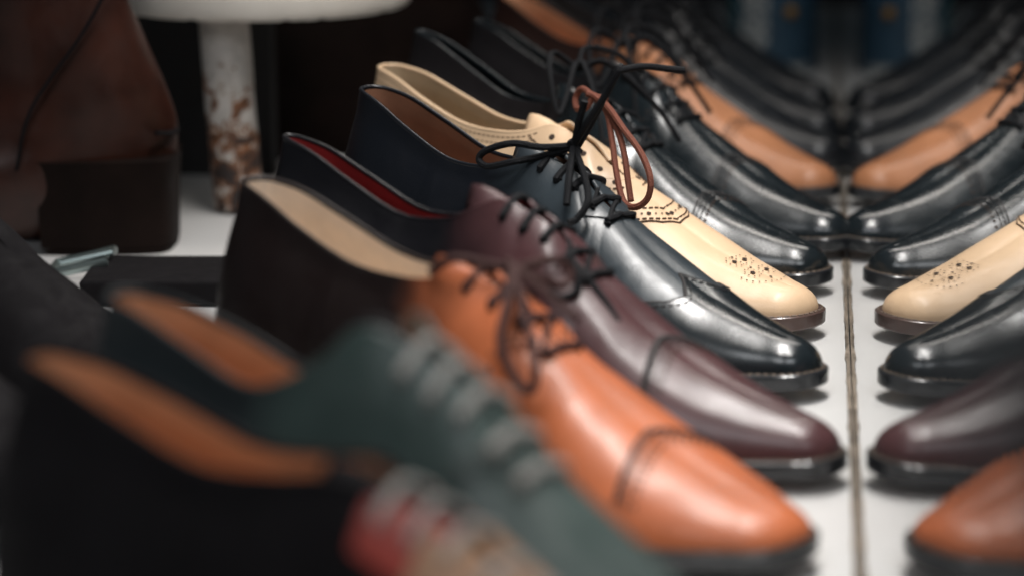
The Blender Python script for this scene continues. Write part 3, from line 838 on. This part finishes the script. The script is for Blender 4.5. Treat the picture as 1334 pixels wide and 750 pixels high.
M['shelf'] = shelf_mat()
q = MB(); q.box((-1.6, .05, -.03), (-.0022, 2.6, 0)); o = q.build('shelf', [M['shelf']], smooth=False)
o.name = 'shelf'; tag(o, kind='structure')
m, nt, b = nodes('mirror_silver'); b.inputs['Base Color'].default_value = (.86, .88, .88, 1); b.inputs['Metallic'].default_value = 1; b.inputs['Roughness'].default_value = .012
tcn = N(nt, 'ShaderNodeTexCoord'); nn_ = N(nt, 'ShaderNodeTexNoise', inp={'Scale': 14.0, 'Detail': 6.0}); nt.links.new(tcn.outputs['Object'], nn_.inputs['Vector'])
mr = N(nt, 'ShaderNodeMapRange', inp={'From Min': .4, 'From Max': .8, 'To Min': .008, 'To Max': .035}); nt.links.new(nn_.outputs['Fac'], mr.inputs['Value']); nt.links.new(mr.outputs[0], b.inputs['Roughness'])
M['mirror'] = m
mir = empty('wall_mirror', (0, 1.3, 0)); tag(mir, 'upright mirror along the right side of the shelf reflecting the shoe toes', 'mirror')
q = MB(); q.box((0, -1.25, -.03), (.004, 1.3, .32)); q.build('glass', [M['mirror']], mir, smooth=False)
def edge_mat():
    m, nt, b = nodes('grimy_mirror_edge'); L = nt.links
    tc = N(nt, 'ShaderNodeTexCoord'); mp = N(nt, 'ShaderNodeMapping'); mp.inputs['Scale'].default_value = (1, .25, 1); L.new(tc.outputs['Object'], mp.inputs[0])
    n1 = N(nt, 'ShaderNodeTexNoise', inp={'Scale': 420.0, 'Detail': 6.0, 'Roughness': .7}); L.new(mp.outputs[0], n1.inputs['Vector'])
    cr = N(nt, 'ShaderNodeValToRGB'); e = cr.color_ramp.elements; e[0].position = .35; e[0].color = (.06, .045, .03, 1); e[1].position = .7; e[1].color = (.34, .28, .22, 1)
    L.new(n1.outputs['Fac'], cr.inputs[0]); L.new(cr.outputs[0], b.inputs['Base Color']); b.inputs['Roughness'].default_value = .5
    return m
M['edge'] = edge_mat()
q = MB()
n_ = 240; v = []; f = []
for k in range(n_+1):
    yy = -1.25+2.55*k/n_; a = .0004*math.sin(k*1.7)+.0003*random.uniform(-1, 1)
    v += [(-.0022-a, yy, -.002), (-.0021-a, yy, .0012), (-.0003, yy, .0016), (-.0003, yy, -.002)]
for k in range(n_):
    for c in range(3): f.append((4*k+c, 4*k+4+c, 4*k+5+c, 4*k+1+c))
mesh_obj('edge_strip', v, [tuple(reversed(x)) for x in f], M['edge'], mir, smooth=False)

M['wall'] = plain('dark_back_wall', (.018, .017, .018), .8, var=.35, scale=5)
q = MB(); q.box((-1.6, 2.6, -.03), (.004, 2.64, 1.2)); o = q.build('wall', [M['wall']], smooth=False); tag(o, 'dark back wall of the display behind the shoes', 'wall')

q = MB(); q.box((-1.6, 1.585, 0), (-.372, 1.60, .6)); o = q.build('partition', [M['wall']], smooth=False); tag(o, 'dark partition standing on the shelf behind the brown boot and the post', 'partition')

# added dark ribbed sheet by the mirror, imitating a veiling window reflection
M['veil'] = plain('dark_veil', (.020, .024, .027), .8, var=.4, scale=60)
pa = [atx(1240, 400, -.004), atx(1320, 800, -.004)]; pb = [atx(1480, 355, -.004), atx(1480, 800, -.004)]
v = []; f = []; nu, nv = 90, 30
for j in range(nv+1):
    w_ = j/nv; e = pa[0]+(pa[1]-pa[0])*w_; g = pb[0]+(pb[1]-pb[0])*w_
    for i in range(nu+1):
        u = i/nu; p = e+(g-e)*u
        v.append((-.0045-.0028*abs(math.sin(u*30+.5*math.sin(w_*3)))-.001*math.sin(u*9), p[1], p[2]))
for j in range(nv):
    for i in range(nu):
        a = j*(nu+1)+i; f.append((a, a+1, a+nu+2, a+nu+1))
o = mesh_obj('reflection_veil', v, f, M['veil']); s_ = o.modifiers.new('thickness', 'SOLIDIFY'); s_.thickness = .0015
tag(o, 'added dark sheet imitating a window reflection over the mirror at the right edge', 'veil')

# ------------------------------------------------------------------ light
w = bpy.data.worlds.new('World'); SC.world = w; w.use_nodes = True
w.node_tree.nodes['Background'].inputs[0].default_value = (.55, .72, .85, 1); w.node_tree.nodes['Background'].inputs[1].default_value = .055
def area(name, loc, target, sx, sy, power, col, spread=180):
    l = bpy.data.lights.new(name, 'AREA'); l.shape = 'RECTANGLE'; l.size = sx; l.size_y = sy; l.energy = power; l.color = col; l.spread = R_(spread)
    o = bpy.data.objects.new(name, l); COL.objects.link(o); o.location = loc
    d = Vector(target)-Vector(loc); o.rotation_euler = d.to_track_quat('-Z', 'Y').to_euler(); return o
area('overhead_key_light', (-.03, 1.12, .85), (-.05, 1.05, 0), .09, .7, 4.9, (1.0, .965, .93), 110)  # key lamp added above the toes to shape their highlights and light the shelf
area('front_fill_light', (-.35, .10, 1.0), (-.15, 1.05, .08), .5, .4, 2.0, (.95, .97, 1.0), 120)  # unseen fill lamp added in front to brighten the shoe linings
area('ceiling_light', (-.10, 1.9, 1.0), (-.10, 1.2, 0), .5, .10, 1.2, (1.0, .93, .86), 110)

# ------------------------------------------------------------------ camera
cd = bpy.data.cameras.new('camera'); co = bpy.data.objects.new('camera', cd); COL.objects.link(co); SC.camera = co
co.location = tuple(CAM)
co.rotation_euler = (PI/2-PITCH, 0, YAW)
cd.sensor_width = 36; cd.lens = 36*F/1334; cd.clip_start = .01; cd.clip_end = 20
cd.dof.use_dof = True; cd.dof.focus_distance = 1.22; cd.dof.aperture_fstop = 4.2; cd.dof.aperture_blades = 0
SC.view_settings.view_transform = 'Standard'; SC.view_settings.look = 'None'; SC.view_settings.exposure = 0; SC.view_settings.gamma = 1
SC.cycles.use_denoising = True
SC.cycles.max_bounces = 8
